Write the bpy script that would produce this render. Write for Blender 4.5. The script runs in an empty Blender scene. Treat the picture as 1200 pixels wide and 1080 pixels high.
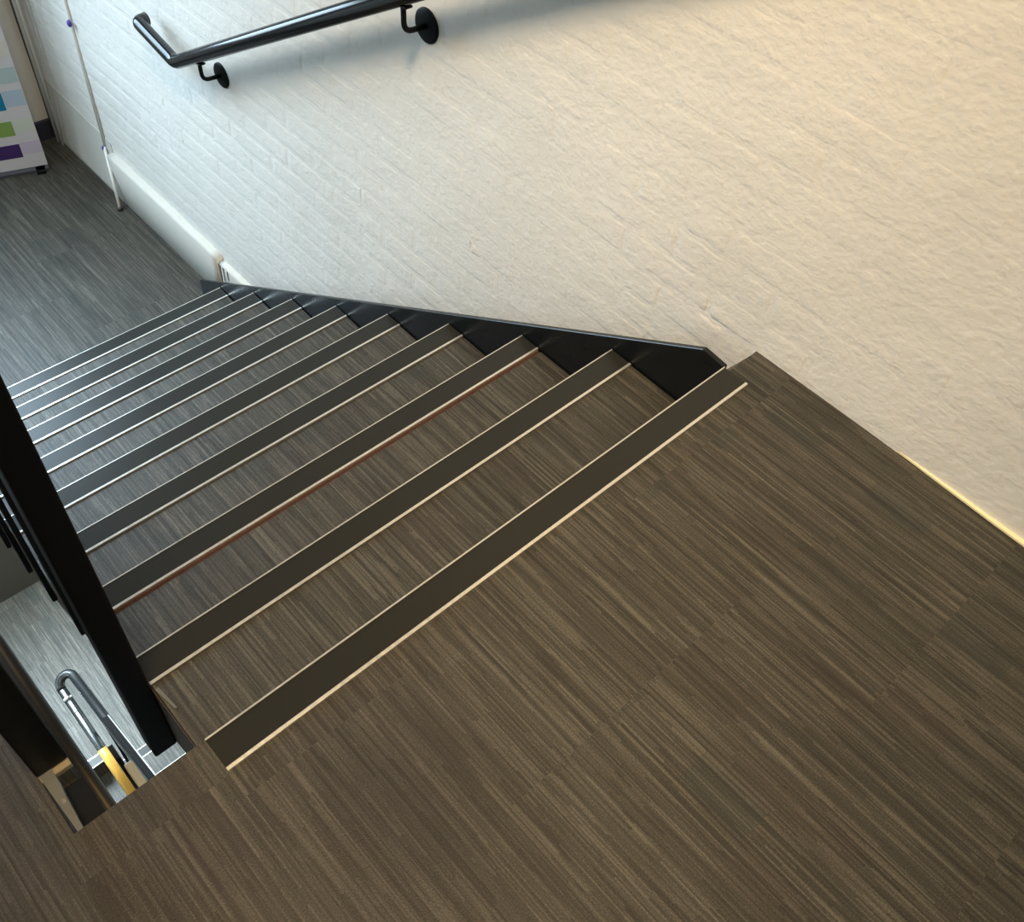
import bpy, bmesh, math, random
from mathutils import Vector, Matrix, noise
random.seed(7)
C = bpy.context.scene.collection

# ------------------------------------------------------------------ camera
cam_d = bpy.data.cameras.new('camera'); cam = bpy.data.objects.new('camera', cam_d); C.objects.link(cam)
F_PX = 1133.77; AZ, EL, RO = 0.8501, 0.8959, 0.1307
CX, CY, CZ = -1.289, -0.615, 1.3388
fw = Vector((math.sin(AZ)*math.cos(EL), math.cos(AZ)*math.cos(EL), -math.sin(EL)))
rt = Vector((math.cos(AZ), -math.sin(AZ), 0)); up = rt.cross(fw)
r2 = rt*math.cos(RO)+up*math.sin(RO); u2 = -rt*math.sin(RO)+up*math.cos(RO)
cam.matrix_world = Matrix(((r2.x,u2.x,-fw.x,CX),(r2.y,u2.y,-fw.y,CY),(r2.z,u2.z,-fw.z,CZ),(0,0,0,1)))
cam_d.sensor_fit = 'HORIZONTAL'; cam_d.sensor_width = 36; cam_d.lens = F_PX/1200*36; cam_d.clip_start = .02
bpy.context.scene.camera = cam
# ------------------------------------------------------------------ world, lights, exposure
sc = bpy.context.scene
sc.view_settings.view_transform = 'Standard'; sc.view_settings.look = 'None'
sc.view_settings.exposure = 0.0; sc.view_settings.gamma = 1; sc.view_settings.use_curve_mapping = False
w = bpy.data.worlds.new('world'); sc.world = w; w.use_nodes = True
w.node_tree.nodes['Background'].inputs[0].default_value = (.62,.76,1,1)
w.node_tree.nodes['Background'].inputs[1].default_value = 0.6
def area(name, loc, target, sx, sy, power, col, spread=180):
    l = bpy.data.lights.new(name, 'AREA'); l.shape = 'RECTANGLE'; l.size = sx; l.size_y = sy
    l.energy = power; l.color = col; l.spread = math.radians(spread)
    o = bpy.data.objects.new(name, l); C.objects.link(o); o.location = loc
    o.rotation_euler = (Vector(target)-Vector(loc)).to_track_quat('-Z','Y').to_euler()
    return o
WARM = (1,.74,.43); COOL = (.61,.83,1)
area('ceiling_lamp_light', (-1.25,-.3,3.33), (.38,.72,-.50), .5, .9, 43, WARM, 78)
area('ceiling_lamp_light', (-1.2,-1.8,3.33), (-1.2,-1.8,0), .6, .6, 4, WARM)
area('window_daylight', (-1.15,3.66,.50), (-1.35,1.6,-1.3), 1.4, 1.9, 99, COOL, 138)
area('window_daylight', (-1.55,3.66,-2.3), (-1.3,1.4,-4.6), 1.5, 1.1, 240, (.72,.90,1))
area('stairwell_lamp_light', (-1.24,-.17,-1.16), (-1.23,1.9,-3.8), .16, .2, 3, (1,.60,.18), 80)

# ------------------------------------------------------------------ helpers
def tagit(o, label=None, cat=None, group=None, kind=None):
    if label: o['label'] = label
    if cat: o['category'] = cat
    if group: o['group'] = group
    if kind: o['kind'] = kind
    return o
def empty(name, loc=(0,0,0), label=None, cat=None, group=None):
    o = bpy.data.objects.new(name, None); C.objects.link(o); o.location = loc
    return tagit(o, label, cat, group)
def link(name, me, m, parent=None, smooth=False):
    o = bpy.data.objects.new(name, me); C.objects.link(o)
    if m is not None:
        for k in (m if isinstance(m, (list, tuple)) else [m]): me.materials.append(k)
    if smooth:
        for p in me.polygons: p.use_smooth = True
    if parent is not None:
        o.parent = parent
        mw = Vector((0,0,0)); q = parent
        while q is not None: mw += q.location; q = q.parent
        o.location = -mw       # meshes are written in building coordinates
    return o
def obj(name, bm, m, parent=None, smooth=False):
    bmesh.ops.recalc_face_normals(bm, faces=bm.faces)
    me = bpy.data.meshes.new(name); bm.to_mesh(me); bm.free()
    return link(name, me, m, parent, smooth)
def add_box(bm, x0,x1,y0,y1,z0,z1, bev=0, seg=1):
    vs = [bm.verts.new((x,y,z)) for x in (x0,x1) for y in (y0,y1) for z in (z0,z1)]
    fs = [(0,1,3,2),(4,6,7,5),(0,4,5,1),(2,3,7,6),(0,2,6,4),(1,5,7,3)]
    faces = [bm.faces.new([vs[i] for i in f]) for f in fs]
    if bev:
        bmesh.ops.recalc_face_normals(bm, faces=faces)
        es = list({e for f in faces for e in f.edges})
        bmesh.ops.bevel(bm, geom=es, offset=bev, segments=seg, affect='EDGES', profile=.5)
def box(*a, **k):
    bm = bmesh.new(); add_box(bm, *a, **k); return bm
def add_prism(bm, pts, x0, x1):
    """pts: (y,z) outline extruded along x"""
    a = [bm.verts.new((x0,y,z)) for y,z in pts]; b = [bm.verts.new((x1,y,z)) for y,z in pts]
    n = len(pts); bm.faces.new(a); bm.faces.new(b[::-1])
    for i in range(n): bm.faces.new((a[i],a[(i+1)%n],b[(i+1)%n],b[i]))
def add_poly(bm, pts, z0, z1):
    a = [bm.verts.new((x,y,z0)) for x,y in pts]; b = [bm.verts.new((x,y,z1)) for x,y in pts]
    n = len(pts); bm.faces.new(a[::-1]); bm.faces.new(b)
    for i in range(n): bm.faces.new((a[i],a[(i+1)%n],b[(i+1)%n],b[i]))
def add_tube(bm, pts, rad, seg=20, cap=True, closed=False):
    P = [Vector(p) for p in pts]; n = len(P); rings = []
    t0 = (P[1]-P[0]).normalized(); ref = Vector((0,0,1)) if abs(t0.z) < .9 else Vector((1,0,0))
    nrm = (ref - t0*ref.dot(t0)).normalized()
    for i in range(n):
        t = ((P[min(i+1,n-1)]-P[i]).normalized() + (P[i]-P[max(i-1,0)]).normalized()).normalized()
        nrm = (nrm - t*nrm.dot(t)).normalized(); b = t.cross(nrm)
        r = rad[i] if isinstance(rad, (list,tuple)) else rad
        rings.append([bm.verts.new(P[i]+(nrm*math.cos(2*math.pi*k/seg)+b*math.sin(2*math.pi*k/seg))*r) for k in range(seg)])
    for i in range(n-1):
        for k in range(seg):
            bm.faces.new((rings[i][k],rings[i][(k+1)%seg],rings[i+1][(k+1)%seg],rings[i+1][k]))
    if cap: bm.faces.new(rings[0][::-1]); bm.faces.new(rings[-1])
def round_path(pts, rad, n=7):
    P = [Vector(p) for p in pts]; out = [P[0]]
    for i in range(1, len(P)-1):
        a = (P[i-1]-P[i]); b = (P[i+1]-P[i]); r = min(rad, a.length*.49, b.length*.49)
        A = P[i]+a.normalized()*r; B = P[i]+b.normalized()*r
        for k in range(n+1):
            t = k/n; out.append(A*(1-t)**2 + P[i]*2*t*(1-t) + B*t*t)
    out.append(P[-1]); return out
def tube(pts, rad, **k):
    bm = bmesh.new(); add_tube(bm, pts, rad, **k); return bm
def copy_tree(o, parent=None):
    c = o.copy(); C.objects.link(c); c.parent = parent
    for ch in list(o.children): copy_tree(ch, c)
    return c

# ------------------------------------------------------------------ materials
def mat(name, col, rough=.6, metal=0, spec=.5):
    m = bpy.data.materials.new(name); m.use_nodes = True
    b = m.node_tree.nodes['Principled BSDF']
    b.inputs['Base Color'].default_value = (*col,1); b.inputs['Roughness'].default_value = rough
    b.inputs['Metallic'].default_value = metal; b.inputs['Specular IOR Level'].default_value = spec
    return m
class NT:
    def __init__(s, m): s.t = m.node_tree; s.bsdf = s.t.nodes['Principled BSDF']
    def n(s, typ, **k):
        nd = s.t.nodes.new(typ)
        for a, v in k.items(): setattr(nd, a, v)
        return nd
    def l(s, a, b): s.t.links.new(a, b)
    def math(s, op, a, b=None, c=None, clamp=False):
        nd = s.n('ShaderNodeMath', operation=op); nd.use_clamp = clamp
        for i, v in enumerate((a,b,c)):
            if v is None: continue
            if isinstance(v, (int,float)): nd.inputs[i].default_value = v
            else: s.l(v, nd.inputs[i])
        return nd.outputs[0]
    def noise(s, vec, scale, detail=2, rough=.5, dims='3D'):
        nd = s.n('ShaderNodeTexNoise', noise_dimensions=dims)
        nd.inputs['Scale'].default_value = scale; nd.inputs['Detail'].default_value = detail; nd.inputs['Roughness'].default_value = rough
        s.l(vec, nd.inputs['Vector']); return nd.outputs['Fac']
    def ramp(s, fac, stops):
        nd = s.n('ShaderNodeValToRGB'); e = nd.color_ramp.elements
        while len(e) < len(stops): e.new(.5)
        for i, (p, c) in enumerate(stops):
            e[i].position = p; e[i].color = (*c,1) if len(c) == 3 else c
        s.l(fac, nd.inputs[0]); return nd.outputs[0]
    def mix(s, fac, a, b, mode='MIX'):
        nd = s.n('ShaderNodeMix', data_type='RGBA', blend_type=mode)
        for i, v in ((0,fac),(6,a),(7,b)):
            if isinstance(v, (int,float)): nd.inputs[i].default_value = v
            elif isinstance(v, tuple): nd.inputs[i].default_value = (*v,1)
            else: s.l(v, nd.inputs[i])
        return nd.outputs[2]
def S(r,g,b):
    f = lambda c: (c/255/12.92) if c/255 <= .04045 else ((c/255+.055)/1.055)**2.4
    return (f(r),f(g),f(b))

def carpet_mat():
    m = mat('striated_carpet', (.07,.06,.05), .46, 0, .5); T = NT(m)
    tc = T.n('ShaderNodeTexCoord'); sp = T.n('ShaderNodeSeparateXYZ'); T.l(tc.outputs['Object'], sp.inputs[0])
    oi = T.n('ShaderNodeObjectInfo')
    X, Y = sp.outputs[0], sp.outputs[1]
    xs = T.math('ADD', X, T.math('MULTIPLY', oi.outputs['Random'], 7.3))
    def streak(wid, length, seed):
        ci = T.math('FLOOR', T.math('DIVIDE', xs, wid))
        wn = T.n('ShaderNodeTexWhiteNoise', noise_dimensions='2D')
        cv = T.n('ShaderNodeCombineXYZ'); T.l(ci, cv.inputs[0]); cv.inputs[1].default_value = seed; T.l(cv.outputs[0], wn.inputs['Vector'])
        yy = T.math('ADD', T.math('DIVIDE', Y, length), T.math('MULTIPLY', wn.outputs['Value'], 5.0))
        cj = T.math('FLOOR', yy)
        w2 = T.n('ShaderNodeTexWhiteNoise', noise_dimensions='3D')
        c2 = T.n('ShaderNodeCombineXYZ'); T.l(ci, c2.inputs[0]); T.l(cj, c2.inputs[1]); c2.inputs[2].default_value = seed+3
        T.l(c2.outputs[0], w2.inputs['Vector']); return w2.outputs['Value']
    s1 = streak(.0026, .15, 1.0); s2 = streak(.0048, .24, 5.0); s3 = streak(.0115, .17, 9.0)
    cb = T.n('ShaderNodeCombineXYZ'); T.l(T.math('MULTIPLY', xs, 55), cb.inputs[0]); T.l(T.math('MULTIPLY', Y, 3.2), cb.inputs[1])
    s4 = T.noise(cb.outputs[0], 1.0, 3, .6)
    v = T.math('ADD', T.math('MULTIPLY', s1, .26), T.math('MULTIPLY', s2, .20))
    v = T.math('ADD', v, T.math('MULTIPLY', s3, .06)); v = T.math('ADD', v, T.math('MULTIPLY', s4, .44))
    pile = T.noise(tc.outputs['Object'], 420, 2, .7)
    v = T.math('ADD', v, T.math('MULTIPLY', T.math('SUBTRACT', pile, .5), .75))
    T.l(T.ramp(v, [(.30,(.42,.42,.42)), (.52,(.56,.56,.56)), (.85,(.80,.80,.80))]), T.bsdf.inputs['Specular IOR Level'])
    col = T.ramp(v, [(.22,S(39,36,30)), (.40,S(52,49,41)), (.54,S(63,59,50)), (.82,S(99,94,82))])
    # rectangular greener / browner blocks woven into the tile
    bi = T.n('ShaderNodeTexWhiteNoise', noise_dimensions='3D'); cb2 = T.n('ShaderNodeCombineXYZ')
    T.l(T.math('FLOOR', T.math('DIVIDE', xs, .062)), cb2.inputs[0]); T.l(T.math('FLOOR', T.math('DIVIDE', T.math('ADD', Y, .6), .118)), cb2.inputs[1])
    T.l(cb2.outputs[0], bi.inputs['Vector'])
    g = T.math('GREATER_THAN', bi.outputs['Value'], .93)
    col = T.mix(T.math('MULTIPLY', g, .34), col, S(34,40,36))
    g2 = T.math('LESS_THAN', bi.outputs['Value'], .13)
    col = T.mix(T.math('MULTIPLY', g2, .16), col, S(54,38,33))
    # traffic soiling
    so = T.noise(tc.outputs['Object'], 2.6, 3, .55)
    col = T.mix(T.ramp(so, [(.52,(0,0,0)), (.72,(.35,.35,.35))]), col, S(24,19,15))
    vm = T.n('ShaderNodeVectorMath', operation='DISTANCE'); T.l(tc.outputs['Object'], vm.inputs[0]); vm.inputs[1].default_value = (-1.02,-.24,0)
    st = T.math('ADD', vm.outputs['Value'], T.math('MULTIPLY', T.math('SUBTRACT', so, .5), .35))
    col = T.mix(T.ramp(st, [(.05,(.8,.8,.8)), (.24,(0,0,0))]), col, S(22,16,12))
    side_shade = T.math('MULTIPLY', T.math('GREATER_THAN', T.math('MULTIPLY', X, -1), 1.195), T.math('LESS_THAN', T.math('ABSOLUTE', Y), .9))
    col = T.mix(T.math('MULTIPLY', side_shade, .5), col, S(34,24,18))      # shade on the left side of the landing, painted into the carpet colour
    T.l(col, T.bsdf.inputs['Base Color'])
    bp = T.n('ShaderNodeBump'); bp.inputs['Strength'].default_value = .55; bp.inputs['Distance'].default_value = .0015
    T.l(T.math('ADD', T.math('MULTIPLY', pile, .8), T.math('MULTIPLY', s1, .5)), bp.inputs['Height']); T.l(bp.outputs[0], T.bsdf.inputs['Normal'])
    return m
def wall_mat(name, col, bump=1.0):
    m = mat(name, col, .62, 0, .3); T = NT(m)
    tc = T.n('ShaderNodeTexCoord'); v = tc.outputs['Object']
    big = T.noise(v, 1.7, 3, .5); c = T.ramp(big, [(.3,tuple(x*.93 for x in col)), (.7,tuple(min(1,x*1.04) for x in col))])
    sm = T.noise(v, 34, 4, .65)
    c = T.mix(T.ramp(sm, [(.30,(.22,.22,.22)), (.42,(0,0,0))]), c, tuple(x*.72 for x in col))
    T.l(c, T.bsdf.inputs['Base Color'])
    mp = T.n('ShaderNodeMapping'); mp.inputs['Scale'].default_value = (1,.8,1); T.l(v, mp.inputs[0])
    fine = T.noise(mp.outputs[0], 85, 2, .5); mid = T.noise(mp.outputs[0], 30, 3, .5); low = T.noise(mp.outputs[0], 9, 3, .5)
    h = T.math('ADD', T.math('MULTIPLY', fine, .42), T.math('MULTIPLY', mid, .45)); h = T.math('ADD', h, T.math('MULTIPLY', low, .4))
    ms = T.noise(v, 3.1, 2, .5)      # rough patches and smooth patches
    vo = T.n('ShaderNodeTexVoronoi'); vo.inputs['Scale'].default_value = 26; T.l(mp.outputs[0], vo.inputs['Vector'])
    blob = T.math('MULTIPLY', T.ramp(vo.outputs['Distance'], [(.0,(1,1,1)), (.22,(0,0,0))]), T.ramp(ms, [(.50,(0,0,0)), (.66,(1,1,1))]))
    h = T.math('ADD', h, T.math('MULTIPLY', blob, .18))
    bp = T.n('ShaderNodeBump'); bp.inputs['Strength'].default_value = .6*bump; bp.inputs['Distance'].default_value = .0055
    T.l(h, bp.inputs['Height']); T.l(bp.outputs[0], T.bsdf.inputs['Normal'])
    return m
CARPET = carpet_mat()
WALLP = wall_mat('painted_brick', (.80,.775,.72))
PLASTER = wall_mat('painted_plaster', (.74,.72,.68), .25)
SKIRT = wall_mat('white_gloss_skirting', (.62,.60,.54), .3)
STAIN = mat('rusty_stain', S(120,112,98), .7)
BLACK = mat('black_gloss_paint', (.005,.006,.007), .30, 0, .4)
BLACKM = mat('black_satin_paint', (.003,.0035,.0045), .5, 0, .16)
INSERT = mat('charcoal_nosing_insert', S(40,40,37), .32, 0, .25)
ALU = mat('brushed_aluminium', (.80,.77,.70), .34, .75)
REDDISH = mat('exposed_red_backing', S(66,38,28), .8)
GAPM = mat('dark_joint', (.012,.011,.010), .9)
SLAB = mat('grey_concrete', (.10,.095,.09), .9)
SOFFIT = mat('white_soffit', (.6,.59,.56), .8)
YELLOW = mat('pale_yellow_gap_light', S(250,238,196), .6)
CHROME = mat('dark_glossy_handrail', (.012,.014,.015), .20, 0, .6)
GLOSS = mat('black_gloss_rail_paint', (.006,.007,.009), .17, 0, .55)
RAIL_GLINT = mat('yellow_rail_glint', S(222,176,84), .35, .4)
COLLAR = mat('bright_steel_collar', (.75,.76,.76), .2, 1)
GREYST = mat('grey_steel', S(112,114,112), .4, .3)
BEIGE = mat('beige_primed_steel', S(150,138,110), .6)
NAVY = mat('dark_navy_skirting', S(44,44,58), .6)
PVC = mat('white_plastic', (.78,.77,.73), .4)
PURPLE = mat('purple_plastic', S(72,62,150), .4)
CABLE = mat('dark_grey_cable', S(58,58,58), .5)
# give the paints a faint procedural mottling too
for m_, sc_, am in ((BLACK,30,.08),(BLACKM,40,.1),(INSERT,300,.08),(ALU,120,.15),(CHROME,20,.05),(GREYST,60,.2),(BEIGE,60,.2),(SLAB,20,.2),(STAIN,40,.3),(REDDISH,80,.3)):
    T = NT(m_); tc = T.n('ShaderNodeTexCoord'); r0 = T.bsdf.inputs['Roughness'].default_value
    T.l(T.math('ADD', T.math('MULTIPLY', T.noise(tc.outputs['Object'], sc_, 3, .6), am*2), r0-am), T.bsdf.inputs['Roughness'])

# ------------------------------------------------------------------ dimensions (metres)
G, R, W, NW, N = .27, .1645, 1.16, .0598, 9
FL = -9*R                       # first half landing, -1.4805
XW = .09                        # face of the brick wall
XB = -1.355                     # near edge of the opposite flight
YF = 3.72                       # end wall
# ------------------------------------------------------------------ structure: floors
def carpet_tiles(parent, rects, z, t=.007, offx=.12, size=.5, stag=.25):
    """individual carpet tiles clipped to the floor's rectangles"""
    for (x0,x1,y0,y1,offy) in rects:
        i0 = math.floor((x0-offx)/size)
        for i in range(i0, i0+12):
            xa, xb = max(x0, offx+i*size), min(x1, offx+(i+1)*size)
            if xb-xa < .002: continue
            oy = offy + (stag if i % 2 else 0)
            j0 = math.floor((y0-oy)/size)
            for j in range(j0, j0+14):
                ya, yb = max(y0, oy+j*size), min(y1, oy+(j+1)*size)
                if yb-ya < .002: continue
                g = .00003
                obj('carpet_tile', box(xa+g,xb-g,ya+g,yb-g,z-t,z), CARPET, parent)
LX = -2.7; BY = -2.2
def floor_slab(name, pts, z, th=.2):
    bm = bmesh.new(); add_poly(bm, pts, z-th, z-.0072)
    o = obj(name, bm, [SLAB]); return tagit(o, kind='structure')
f1 = floor_slab('floor', [(LX,BY),(XW+.02,BY),(XW+.02,-.0135),(0.0,-.003),(-W,-.003),(XB,-.003),(XB,.5),(LX,.5)], 0)
f1['label'] = 'upper landing floor of brown striated carpet tiles'
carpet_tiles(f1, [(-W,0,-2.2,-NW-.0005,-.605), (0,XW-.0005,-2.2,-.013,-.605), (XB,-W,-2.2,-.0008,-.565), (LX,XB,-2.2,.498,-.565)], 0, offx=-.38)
f2 = floor_slab('floor', [(LX,2.37),(-W,2.37),(-W,2.165),(.06,2.165),(.06,YF),(LX,YF)], FL)
f2['label'] = 'half landing floor of grey brown striated carpet tiles below the flight'
carpet_tiles(f2, [(-W,.058,2.166,YF-.001,.165), (XB,-W,2.372,YF-.001,.37), (LX,XB,2.372,YF-.001,.37)], FL, offx=.06)
f3 = floor_slab('floor', [(LX,BY),(XW,BY),(XW,-.003),(XB,-.003),(XB,.15),(LX,.15)], 2*FL)
f3['label'] = 'carpeted landing one storey down'
f4 = floor_slab('floor', [(LX,2.37),(-W,2.37),(-W,2.165),(.08,2.165),(.08,YF),(LX,YF)], 3*FL)
f4['label'] = 'lower half landing of grey carpet seen down the stairwell gap'
f5 = floor_slab('floor', [(LX,BY),(XW,BY),(XW,YF),(LX,YF)], 4*FL)
f5['label'] = 'dark floor at the bottom of the stairwell'
carpet_tiles(f4, [(-W,.078,2.166,YF-.001,.165), (LX,-W,2.372,YF-.001,.37)], 3*FL, offx=.06)
# ------------------------------------------------------------------ structure: brick wall on the right
def ss(a, b, x):
    t = max(0, min(1, (x-a)/(b-a))); return t*t*(3-2*t)
LUMPS = [(.185,.155,.05,.0012),(-.25,.154,.03,.002),(.09,.0,.05,.004),(.13,-.04,.04,.004),(-.25,.03,.05,.003),(-.33,.03,.04,.003),
         (.83,-.28,.03,.005),(1.28,-.5,.03,.004),(1.30,-.40,.03,.004),(.44,.22,.025,.003),(2.55,-.75,.06,.005),(2.45,-.8,.05,.005),(.56,-.16,.02,.003)]
def relief(y, z):
    h = .0024*noise.noise(Vector((y*2.3, z*2.3, 3.1))) + .0016*noise.noise(Vector((y*7, z*9, 8.2))) + .0005*noise.noise(Vector((y*22, z*30, 1.7)))
    rough = ss(.05,.35, noise.noise(Vector((y*1.6+4, z*2.2, 5.5)))+.12)
    h += rough*.0022*max(0, noise.noise(Vector((y*34, z*44, 9.3))))
    for (ly,lz,lr,lh) in LUMPS:
        d = ((y-ly)**2+(z-lz)**2)/(lr*lr)
        if d < 6: h += lh*math.exp(-d)*(.4+.8*noise.noise(Vector((y*60,z*60,2.2))))
    return h
def jd(y, z):                                    # how deep the painted-over joints still show
    b = .0002 + .0006*ss(.4,2.0,y)
    return b*(.35+1.6*abs(noise.noise(Vector((y*1.9, z*2.7, 14.4)))))
ZT = 3.4
wallR = None
def build_wall_right():
    y0, y1, z0, z1, s = -2.2, YF, -1.62, 1.2, .035
    ny = int((y1-y0)/s); nz = int((z1-z0)/s); vs = []; fs = []
    for j in range(nz+1):
        for i in range(ny+1):
            y = y0+(y1-y0)*i/ny; z = z0+(z1-z0)*j/nz
            vs.append((XW+jd(y,z)*.8-relief(y,z)*.9, y, z))
    for j in range(nz):
        for i in range(ny):
            a = j*(ny+1)+i; fs.append((a, a+ny+1, a+ny+2, a+1))
    b = len(vs)                                  # plain continuation above and below and the thickness behind
    def quad(p): 
        k = len(vs); vs.extend(p); fs.append((k,k+1,k+2,k+3))
    X = XW+.001
    for za, zb in ((z1,ZT),(-6.1,z0)): quad([(X,y0,za),(X,y0,zb),(X,y1,zb),(X,y1,za)])
    quad([(X+.2,y0,-6.1),(X+.2,y1,-6.1),(X+.2,y1,ZT),(X+.2,y0,ZT)])
    quad([(X,y0,ZT),(X+.2,y0,ZT),(X+.2,y1,ZT),(X,y1,ZT)])
    me = bpy.data.meshes.new('wall_right'); me.from_pydata(vs, [], fs); me.update()
    o = link('wall_right', me, WALLP, None, True); tagit(o, 'white painted brick wall beside the staircase', kind='structure')
    return o
wallR = build_wall_right()
def px(P):
    d = Vector(P)-Vector((CX,CY,CZ)); zz = d.dot(fw)
    if zz < .05: return None
    return (600+F_PX*d.dot(r2)/zz, 540-F_PX*d.dot(u2)/zz)
CH, BL = .0765, .24
bricks = []
for j in range(-20, 14):
    za, zb = j*CH+.0045, (j+1)*CH-.0045
    off = (.11 if j % 2 == 0 else .0) + random.uniform(-.008,.008)
    i = -9
    while i < 16:
        ya = off+i*BL+.0045; yb = off+(i+1)*BL-.0045; i += 1
        if yb > YF: yb = YF-.002
        if yb-ya < .03: continue
        q = [px((XW,y,z)) for y in (ya,yb) for z in (za,zb)]
        if any(p is None for p in q): vis = False; ar = 0
        else:
            xs = [p[0] for p in q]; ys = [p[1] for p in q]
            vis = max(xs) > 0 and min(xs) < 1200 and max(ys) > 0 and min(ys) < 1080
            ar = (max(xs)-min(xs))*(max(ys)-min(ys))
            # hidden behind the floor, the string or the stairs
            if zb < -.02 and (yb < 0 or zb < -.61*ya-.12): vis = False
            if zb < FL: vis = False
        bricks.append((vis, ar, ya, yb, za, zb))
def brick_geo(ya, yb, za, zb, nu, nv, vs, fs):
    e1, e2 = .0035, .010
    U = [ya, ya+e1, ya+e2] + [ya+e2+(yb-ya-2*e2)*k/nu for k in range(1,nu)] + [yb-e2, yb-e1, yb]
    V = [za, za+e1, za+e2] + [za+e2+(zb-za-2*e2)*k/nv for k in range(1,nv)] + [zb-e2, zb-e1, zb]
    base = len(vs); tl = random.uniform(-.0012,.0012)
    for b, z in enumerate(V):
        for a, y in enumerate(U):
            d = jd(y,z); eu = min(a, len(U)-1-a); ev = min(b, len(V)-1-b); m = min(eu,ev)
            drop = (1.25*d+.0005) if m == 0 else (.42*d if m == 1 else 0)
            yy = y + .003*noise.noise(Vector((y*25,z*25,31))); zz = z + .003*noise.noise(Vector((y*25,z*25,57)))
            vs.append((XW - relief(y,z) + drop + (tl if m else 0)*jd(y,z)*300*.5, yy, zz))
    n = len(U)
    for b in range(len(V)-1):
        for a in range(n-1):
            k = base+b*n+a; fs.append((k, k+n, k+n+1, k+1))
vis = sorted([b for b in bricks if b[0]], key=lambda b: -b[1]); rest = [b for b in bricks if not b[0]] + vis[300:]
for b in vis[:300]:
    vs, fs = [], []; brick_geo(*b[2:], 8, 3, vs, fs)
    me = bpy.data.meshes.new('brick'); me.from_pydata(vs, [], fs); me.update(); link('brick', me, WALLP, wallR, True)
vs, fs = [], []
for b in rest: brick_geo(*b[2:], 5, 2, vs, fs)
me = bpy.data.meshes.new('brickwork'); me.from_pydata(vs, [], fs); me.update()
tagit(link('brickwork', me, WALLP, wallR, True), kind='stuff')
# other walls, ceiling
def wallbox(name, m, *a):
    return tagit(obj(name, box(*a), m), kind='structure')
wallbox('wall_left', PLASTER, LX-.15,LX,BY,YF,-6.1,ZT)
wallbox('wall_back', PLASTER, LX-.15,XW+.2,BY-.15,BY,-6.1,ZT)
wf = bmesh.new()
wx0, wx1 = -1.9, -.40
holes = [(-3.0,-1.7),(-.5,1.5)]
add_box(wf, LX-.15,wx0,YF,YF+.15,-6.1,ZT); add_box(wf, wx1,XW+.2,YF,YF+.15,-6.1,ZT)
for a, b in ((-6.1,-3.0),(-1.7,-.5),(1.5,ZT)): add_box(wf, wx0,wx1,YF,YF+.15,a,b)
tagit(obj('wall_far', wf, PLASTER), 'cream end wall of the half landing', kind='structure')
for n_, (a, b) in enumerate(holes):
    bm = bmesh.new()
    for x in (wx0, (wx0+wx1)/2-.025, wx1-.05): add_box(bm, x,x+.05,YF+.05,YF+.11,a,b)
    add_box(bm, wx0,wx1,YF+.05,YF+.11,a,a+.05); add_box(bm, wx0,wx1,YF+.05,YF+.11,b-.05,b)
    tagit(obj('window_%d' % (n_+1), bm, PVC), kind='structure')
wallbox('ceiling', SOFFIT, LX-.15,XW+.2,BY-.15,YF+.15,ZT,ZT+.15)
# skirting on the half landing (a thick painted plinth, then a lower one running on behind the string)
def skirt(name, y0, y1, x0, ztop, bev, label, m=SKIRT):
    bm = bmesh.new(); n = max(2, int((y1-y0)/.05)); rows = []
    prof = [(XW+.01,FL-.1),(x0,FL-.1),(x0,ztop-bev),(x0+bev*.5,ztop-bev*.25),(XW-.012,ztop),(XW+.01,ztop+.004)]
    for i in range(n+1):
        y = y0+(y1-y0)*i/n
        rows.append([bm.verts.new((x+(.0015*noise.noise(Vector((y*6,z*9,2))) if x < XW-.02 else 0), y, z+.003*noise.noise(Vector((y*9,x*9,7))))) for x,z in prof])
    for i in range(n):
        for k in range(len(prof)-1): bm.faces.new((rows[i][k],rows[i][k+1],rows[i+1][k+1],rows[i+1][k]))
    bm.faces.new(rows[0]); bm.faces.new(rows[-1][::-1])
    return tagit(obj(name, bm, m, None, True), label, kind='structure')
sk1 = skirt('baseboard_right', 2.27, 3.13, .058, -1.268, .012, 'thick cream painted plinth along the foot of the brick wall')
sk2 = skirt('baseboard_right', 1.75, 2.268, .066, -1.288, .010, 'lower cream painted plinth disappearing behind the black stair string')
bm = bmesh.new(); add_prism(bm, [(3.128,FL-.1),(YF,FL-.1),(YF,FL+.28),(3.128,FL+.26)], 0, .01)
for v in bm.verts:
    v.co.x = (.057 if v.co.x < .005 and v.co.z < FL else (.0885 if v.co.x < .005 else XW+.01))
tagit(obj('baseboard_right', bm, SKIRT, None), 'cream painted wall foot sloping gently to the floor in the far corner', kind='structure')
for (y, wd, h_) in ((2.262,.016,.085),(2.235,.008,.07),(2.205,.006,.05)):
    bm = bmesh.new(); add_prism(bm, [(y-wd/2,-1.299),(y+wd/2,-1.299),(y+wd*.35,-1.30-h_*.6),(y+.001,-1.30-h_),(y-wd*.2,-1.30-h_*.7)], .0640, .0665); obj('rust_stain', bm, STAIN, sk2)
bm = bmesh.new(); add_prism(bm, [(YF-.02,FL),(YF-.02,FL+.09),(YF,FL+.09),(YF,FL)], LX, .057)
tagit(obj('baseboard_far', bm, NAVY), 'dark navy skirting of the end wall', kind='structure')
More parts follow.
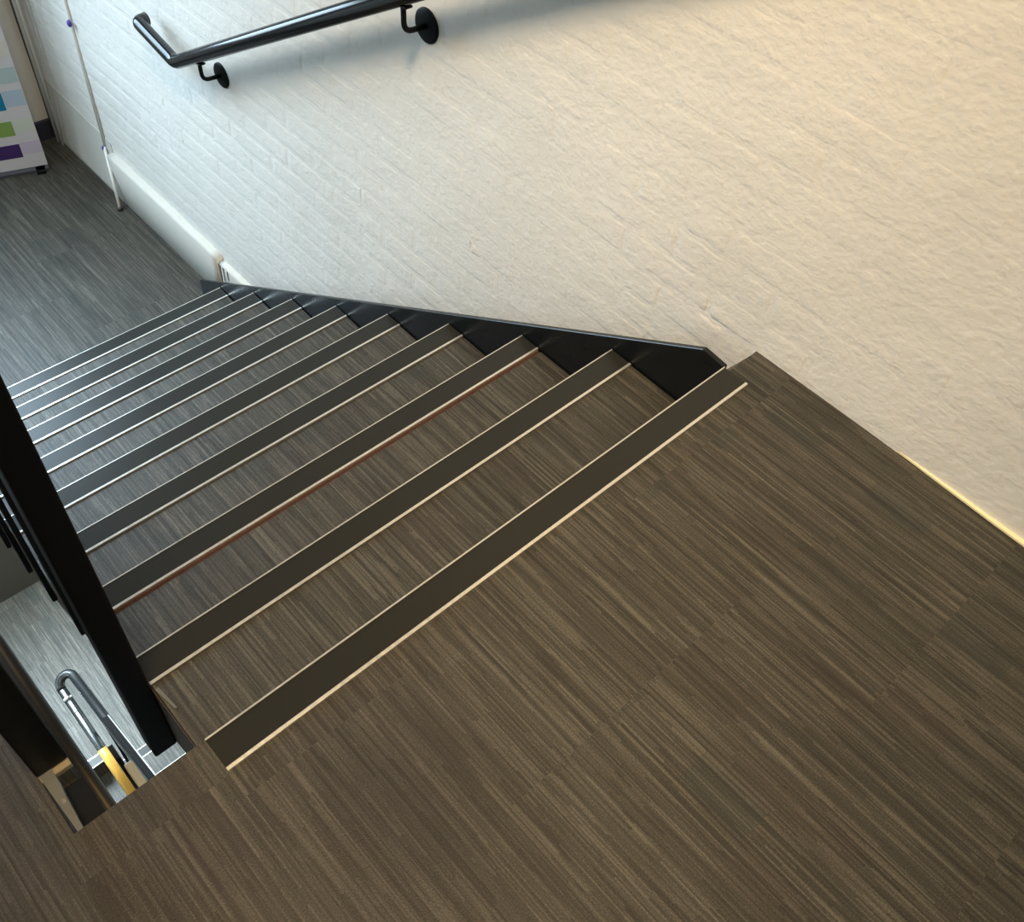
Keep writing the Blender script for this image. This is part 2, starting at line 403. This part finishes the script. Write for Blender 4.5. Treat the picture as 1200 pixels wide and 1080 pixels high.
# light leaking up through the gap at the wall, painted as a yellow strip
bm = bmesh.new()
vsx = [bm.verts.new(p) for p in ((XW-.001,-.34,.0012),(XW+.006,-.34,.0012),(XW+.006,-.9,.0012),(XW-.014,-.9,.0012),(XW-.0085,-.55,.0012),(XW-.005,-.44,.0012))]
f_ = bm.faces.new(vsx); ex = bmesh.ops.extrude_face_region(bm, geom=[f_])
bmesh.ops.translate(bm, verts=[v for v in ex['geom'] if isinstance(v, bmesh.types.BMVert)], vec=(0,0,.004))
tagit(obj('gap_light_strip', bm, YELLOW), 'pale yellow strip painted as light from the gap between carpet edge and wall on the upper landing', kind='structure')

# ------------------------------------------------------------------ the staircase
def make_staircase():
    root = empty('staircase', (0,0,FL))
    tagit(root, 'carpeted staircase with aluminium edged charcoal nosings and black steel strings, going down', 'staircase', None)
    for k in range(N):
        y, z = k*G, -k*R
        # nosing: dark insert with a thin front and a thicker back aluminium edge
        bm = bmesh.new(); add_prism(bm, [(y-NW+.005,z-.004),(y-NW+.005,z+.0022),(y-.003,z+.0022),(y-.001,z-.001),(y-.001,z-.026),(y-.006,z-.026),(y-.006,z-.006)], -W, 0)
        nz = obj('nosing', bm, INSERT, root)
        bm = bmesh.new(); wd = .0058
        add_prism(bm, [(y-NW-.0005,z-.004),(y-NW-.0005,z+.0034),(y-NW+wd-.001,z+.0036),(y-NW+wd,z+.0022),(y-NW+wd,z-.004)], -W-.0005, .0005)
        obj('aluminium_back_edge', bm, ALU, nz)
        bm = bmesh.new(); add_prism(bm, [(y-.0033,z+.0018),(y-.0033,z+.0031),(y-.0010,z+.0031),(y+.0004,z+.0012),(y+.0004,z-.010),(y-.0012,z-.010)], -W-.0005, .0005)
        obj('aluminium_front_edge', bm, ALU, nz)
        if k:
            gap = {2:.010, 3:.004, 4:.003, 5:.004, 6:.005, 7:.004}.get(k, .0015)
            ya = (k-1)*G-.022
            obj('tread', box(-W+.002,-.002,ya,y-.006,z-.034,z-.006), SLAB, root)
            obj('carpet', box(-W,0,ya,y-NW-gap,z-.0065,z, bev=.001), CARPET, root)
            if gap > .002:
                obj('joint_strip', box(-W+.002,-.002,y-NW-gap,y-NW-.0006,z-.006,z-.0035), REDDISH if k == 2 else GAPM, root)
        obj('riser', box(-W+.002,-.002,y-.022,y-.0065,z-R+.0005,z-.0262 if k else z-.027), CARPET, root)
    last = obj('riser', box(-W+.002,-.002,(N-1)*G-.0215,(N-1)*G-.007,FL+.0002,FL+.02), CARPET, root) if False else None
    # black string on the wall side, top edge 35 mm above the nosing line
    s_ = R/G
    bm = bmesh.new()
    add_prism(bm, [(.0005,-.002),(.056,.004),(2.333,-1.398),(2.333,FL+.001),(2.166,FL+.001),(2.10,FL-.06),(.002,-.27)], .003, .015)
    bmesh.ops.recalc_face_normals(bm, faces=bm.faces)
    bmesh.ops.bevel(bm, geom=[e for e in bm.edges], offset=.0012, segments=1, affect='EDGES')
    obj('stringer', bm, BLACK, root)
    # open (saw-tooth) string on the well side
    up_ = []
    for k in range(1, N):
        up_ += [((k-1)*G-.004, -k*R-.008), (k*G-.008, -k*R-.008)]
    pts = [(0.0,-.03)]+up_+[((N-1)*G-.004,FL+.002),((N-1)*G-.05,FL-.02),(.0,-.27)]
    bm = bmesh.new(); add_prism(bm, pts, -W-.0024, -W-.0006)
    obj('stringer', bm, mat('brown_lit_string', S(70,60,48), .6), root)  # brownish light on the string's outer face, put into its colour
    # soffit
    bm = bmesh.new(); add_prism(bm, [(.0,-.235),(.0,-.255),(2.12,-.255-s_*2.12),(2.12,-.235-s_*2.12)], -W+.003, .001)
    obj('soffit', bm, SOFFIT, root)
    return root
stairA = make_staircase()
def flight(dx, dz, turn, label):
    c = copy_tree(stairA)
    if turn: c.rotation_euler = (0,0,math.pi); c.location = (XB-W+dx, 2.31, FL+dz)
    else: c.location = (0,0,FL+dz)
    c['label'] = label
    return c
flight(0,FL,True, 'second staircase, turning back down in the dark beside the stairwell gap')
flight(0,2*FL,False, 'lower staircase whose blue lit nosings show in the gap nearest the landing edge')
flight(.112,3*FL,True, 'lowest staircase, its white edged top nosing between the dark handrails in the gap')

# ------------------------------------------------------------------ balustrade of the flight (newel, balusters, rail)
s_ = R/G
bal = empty('balustrade', (-1.18,.2,-.38), 'black square newel post with balusters and rail on the open side of the stairs', 'balustrade')
def square_post(x0,x1,y0,y1,z0,z1,bev=.004): return box(x0,x1,y0,y1,z0,z1, bev=bev, seg=2)
obj('newel_post', square_post(-1.2055,-1.1625,.2,.243,-.38,.93), BLACKM, bal)
obj('newel_cap', box(-1.2075,-1.1605,.198,.245,.925,.935,bev=.002), BLACKM, bal)
for i in range(11):
    y = .445+.2*i
    if y > 2.3: break
    zt = .86-s_*y; zb = -.20-s_*y
    obj('baluster', box(-1.1748,-1.1630,y-.006,y+.006,zb,zt,bev=.0015), BLACKM, bal)
obj('handrail', tube([(-1.18,.22,.9-s_*.22),(-1.18,2.35,.9-s_*2.35)], .022), BLACK, bal, True)
# bracket glimpsed beside the newel foot
bm = bmesh.new(); add_poly(bm, [(-1.1595,.198),(-1.1525,.150),(-1.1485,.149),(-1.153,.2)], -.1644, -.1625)
obj('fixing_plate', bm, GREYST, bal)
# left-hand newel of the opposite flight and its steel seat
nb = empty('newel_post', (-1.335,.12,0), 'black square newel post at the left edge, standing on a steel seat', 'post')
obj('shaft', square_post(-1.357,-1.312,.097,.142,.0,1.25), BLACKM, nb)
st = obj('seat_plate', box(-1.357,-1.313,.088,.100,-.012,-.0005,bev=.001), BEIGE, nb)
bm = bmesh.new(); add_poly(bm, [(-1.354,.098),(-1.336,.098),(-1.3425,-.002),(-1.350,-.002)], -.02, .002)
obj('grey_side_plate', bm, GREYST, nb)
obj('dark_shade_plate', box(-1.344,-1.311,.0,.085,-.055,-.045), BLACKM, nb)  # black plate put in for the darkness over the flight below
obj('bolt', tube([(-1.346,.045,.002),(-1.346,.045,.0045)], .0045, seg=12), COLLAR, nb)

# handrail of the second flight passing through the gap
WARMBLK = mat('brown_black_paint', S(40,36,33), .45, 0, .4)
hb = obj('stair_handrail', tube([(-1.325,y,-.54-s_*(2.35-y)) for y in (2.34,1.2,.0)], .0235, seg=24), WARMBLK, None, True)
bm = bmesh.new(); add_prism(bm, [(YF-.03,3*FL),(YF-.03,3*FL+1.1),(YF,3*FL+1.1),(YF,3*FL)], LX+.01, XW-.01)  # brown sheet painted as shaded carpet on the lower half landing
tagit(obj('shade_panel', bm, mat('dark_brown_shade', S(62,56,48), .7)), 'dark brown sheet painted as shade at the far side of the lower half landing', kind='structure')
tagit(hb, 'dark brown black sloping handrail along the left side of the stairwell gap', 'handrail')
# lowest handrail: hairpin between the two lower flights
zc = lambda y: -2.06-s_*y
pts = [(-1.147,y,zc(y)) for y in (-.1,.5,1.0,1.5,2.0,2.25)]
hp = [Vector((-1.147,2.25,zc(2.25)))]
zb_ = zc(2.30)
for k in range(0, 11):
    a = math.pi*k/10
    hp.append(Vector((-1.187+.040*math.cos(a), 2.32+.05*math.sin(a), zb_-.05*k/10)))
lowr = empty('hairpin_handrail', (-1.187,2.3,3*FL), 'glossy black hairpin handrail turning between the lower flights in the stairwell gap', 'handrail')
obj('rail', tube(round_path(pts, .05)[:-1]+hp, .024, seg=20), CHROME, lowr, True)
e = hp[-1]
d_ = Vector((0,-1,-s_)).normalized()
obj('collar', tube([e+d_*.045, e+d_*.062], .0255, seg=20), COLLAR, lowr, True)
obj('lower_rail', tube([e, e+d_*1.2, e+d_*2.4], .0235, seg=20), CHROME, lowr, True)
obj('glint_section', tube([e+d_*.37, e+d_*.50, e+d_*.70], .0245, seg=20), RAIL_GLINT, lowr, True)  # yellow sleeve painted as a lamp's reflection on the rail
for (x, y, zt) in ((-1.147,2.12,zc(2.12)), (-1.227,2.2,zb_-.1)):
    obj('baluster', box(x-.008,x+.008,y-.008,y+.008,(2*FL-8*R+.001 if x > -1.16 else 3*FL),zt), BLACKM, lowr)
# flat edge bar beside it
bm = bmesh.new(); add_prism(bm, [(1.60,-2.70),(.85,-2.15),(.85,-2.22),(1.60,-2.77)], -1.172,-1.150)
sb = obj('flat_rail', bm, mat('dull_black', (.006,.006,.006), .85, 0, .08)); tagit(sb, 'dark flat steel rail with a bright edge beside the hairpin handrail', 'rail')
bm = bmesh.new(); add_prism(bm, [(1.60,-2.70),(.85,-2.15),(.85,-2.156),(1.60,-2.706)], -1.150,-1.145)
obj('bright_edge', bm, GREYST, sb)
bk = obj('wall_bracket', box(-1.222,-1.192,.90,1.02,-2.06,-2.0,bev=.004), BEIGE)
tagit(bk, 'small pale beige block between the handrails in the stairwell gap', 'bracket')

# ------------------------------------------------------------------ wall handrail
wr = empty('wall_handrail', (.02,1.5,0), 'glossy black tubular handrail fixed to the white brick wall above the stairs', 'handrail')
def rz(y): return -.392+.599*(2.194-y)
path = round_path([(.02,-.35,rz(-.35)),(.02,2.19,rz(2.19)),(.02,2.405,-.350),(.052,2.41,-.351)], .024, 6)
obj('rail', tube(path, .0222, seg=28), GLOSS, wr, True)
obj('tube_end', tube([(.0515,2.41,-.351),(.0535,2.41,-.351)], .0165, seg=20), GAPM, wr)
def wall_bracket(y, z):
    bm = bmesh.new(); n = 32
    prof = [(XW+.003,.0),(XW+.003,.040),(XW-.004,.040),(XW-.0065,.037),(XW-.0068,0)]
    rings = []
    for x, r in prof:
        rings.append([bm.verts.new((x, y+r*math.cos(2*math.pi*k/n), z+r*math.sin(2*math.pi*k/n))) for k in range(n)] if r else bm.verts.new((x,y,z)))
    for a, b in zip(rings, rings[1:]):
        if not isinstance(a, list): [bm.faces.new((a,b[k],b[(k+1)%n])) for k in range(n)]
        elif not isinstance(b, list): [bm.faces.new((a[k],a[(k+1)%n],b)) for k in range(n)]
        else: [bm.faces.new((a[k],b[k],b[(k+1)%n],a[(k+1)%n])) for k in range(n)]
    ro = obj('bracket_rose', bm, BLACKM, wr, True)
    zr = rz(y)-.018
    obj('bracket_arm', tube(round_path([(.02,y,zr),(.022,y,z+.004),(XW-.004,y,z)], .025, 6), .0065, seg=14), BLACKM, ro, True)
    obj('saddle', box(.008,.032,y-.02,y+.02,zr-.006,zr,bev=.002), BLACKM, ro)
wall_bracket(1.02, .222)
wall_bracket(2.027, -.380)
wall_bracket(.02, .82)

# ------------------------------------------------------------------ things at the far left
pp = empty('wall_pipe', (.08,3.18,-1.28), 'slim white vertical pipe with purple clips against the wall on the half landing', 'pipe')
obj('tube', tube([(.084,3.185,-1.26),(.0845,3.18,-.7),(.086,3.165,.4)], .006, seg=14), PVC, pp, True)
obj('lower_tube', tube([(.017,3.035,FL+.012),(.076,3.178,-1.262)], .0062, seg=14), PVC, pp, True)
obj('foot', tube([(.016,3.033,FL),(.016,3.033,FL+.016)], [.014,.011], seg=14), CABLE, pp, True)
for z, y in ((-1.268,3.180),(-.70,3.165)):
    bm = bmesh.new(); bmesh.ops.create_uvsphere(bm, u_segments=14, v_segments=8, radius=.0115 if z > -1 else .0095)
    bmesh.ops.scale(bm, verts=bm.verts, vec=(.8,1,1.25)); bmesh.ops.translate(bm, verts=bm.verts, vec=(.072,y,z))
    obj('purple_clip', bm, PURPLE, pp, True)
cb = obj('corner_cable', tube([(.050,3.695,FL+.001),(.052,3.697,-1.2),(.048,3.698,-.9),(.052,3.697,.3)], .0055, seg=10), CABLE, None, True)
tagit(cb, 'thin dark cable running up the corner of the half landing', 'cable')
for i, (x, y) in enumerate(((.044,3.655),(.046,3.615))):
    c_ = obj('corner_conduit', tube([(x,y,FL+.0),(x,y,.3)], .006, seg=10), PVC, None, True)
    tagit(c_, ('slim white conduit in the corner, nearer the dark cable','slim white conduit in the corner, farther from the dark cable')[i], 'conduit', 'white conduits in the corner')
# pull-up banner of coloured blocks
A = Vector((-.082,3.503,FL+.012)); B_ = Vector((-.281,3.568,FL+.012)); t = (B_-A).normalized(); nrm = Vector((-t.y,t.x,0))
if nrm.y > 0: nrm = -nrm            # facing the stairs
ban = empty('banner_stand', tuple(A), 'white pull-up banner printed with pastel and bright colour blocks in the far left corner', 'banner')
def slab(u0,u1,v0,v1,d0,d1):
    bm = bmesh.new(); vs = [bm.verts.new(A+t*u+Vector((0,0,v))+nrm*d) for u in (u0,u1) for v in (v0,v1) for d in (d0,d1)]
    for f in [(0,1,3,2),(4,6,7,5),(0,4,5,1),(2,3,7,6),(0,2,6,4),(1,5,7,3)]: bm.faces.new([vs[i] for i in f])
    return bm
def flat(name, c): return mat(name, c, .55, 0, .3)
obj('banner_sheet', slab(0,.30,.0,1.0,-.002,0), flat('banner_white', S(205,203,208)), ban)
obj('base_bar', slab(-.0,.30,-.012,-.0005,-.035,.03), flat('banner_base', S(70,68,74)), ban)
for u in (.035,.26): obj('foot', slab(u-.02,u+.02,-.0115,-.0005,-.05,.05), BLACKM, ban)
obj('support_pole', slab(.14,.155,0,1.0,-.03,-.012), GREYST, ban)
obj('top_bar', slab(0,.30,.995,1.01,-.008,.006), GREYST, ban)
rowc = [(.058,.125,S(66,42,100),S(196,186,206)), (.168,.238,S(128,158,84),S(200,206,196)), (.292,.372,S(14,120,160),S(172,190,208)),
        (.40,.475,S(150,190,200),S(172,192,194)), (.52,.60,S(236,190,120),S(208,204,196)), (.64,.72,S(214,110,120),S(214,196,192)), (.76,.84,S(120,170,120),S(200,206,196)),(.9,.98,S(70,110,170),S(190,200,210))]
for v0, v1, c1, c2 in rowc:
    for u0, u1, c in ((.004,.084,c2),(.088,.21,c1),(.214,.296,c2)):
        obj('printed_block', slab(u0,u1,v0+(.012 if c is c2 else 0),v1+(.006 if c is c2 else 0),0,.0006), flat('print', c), ban)
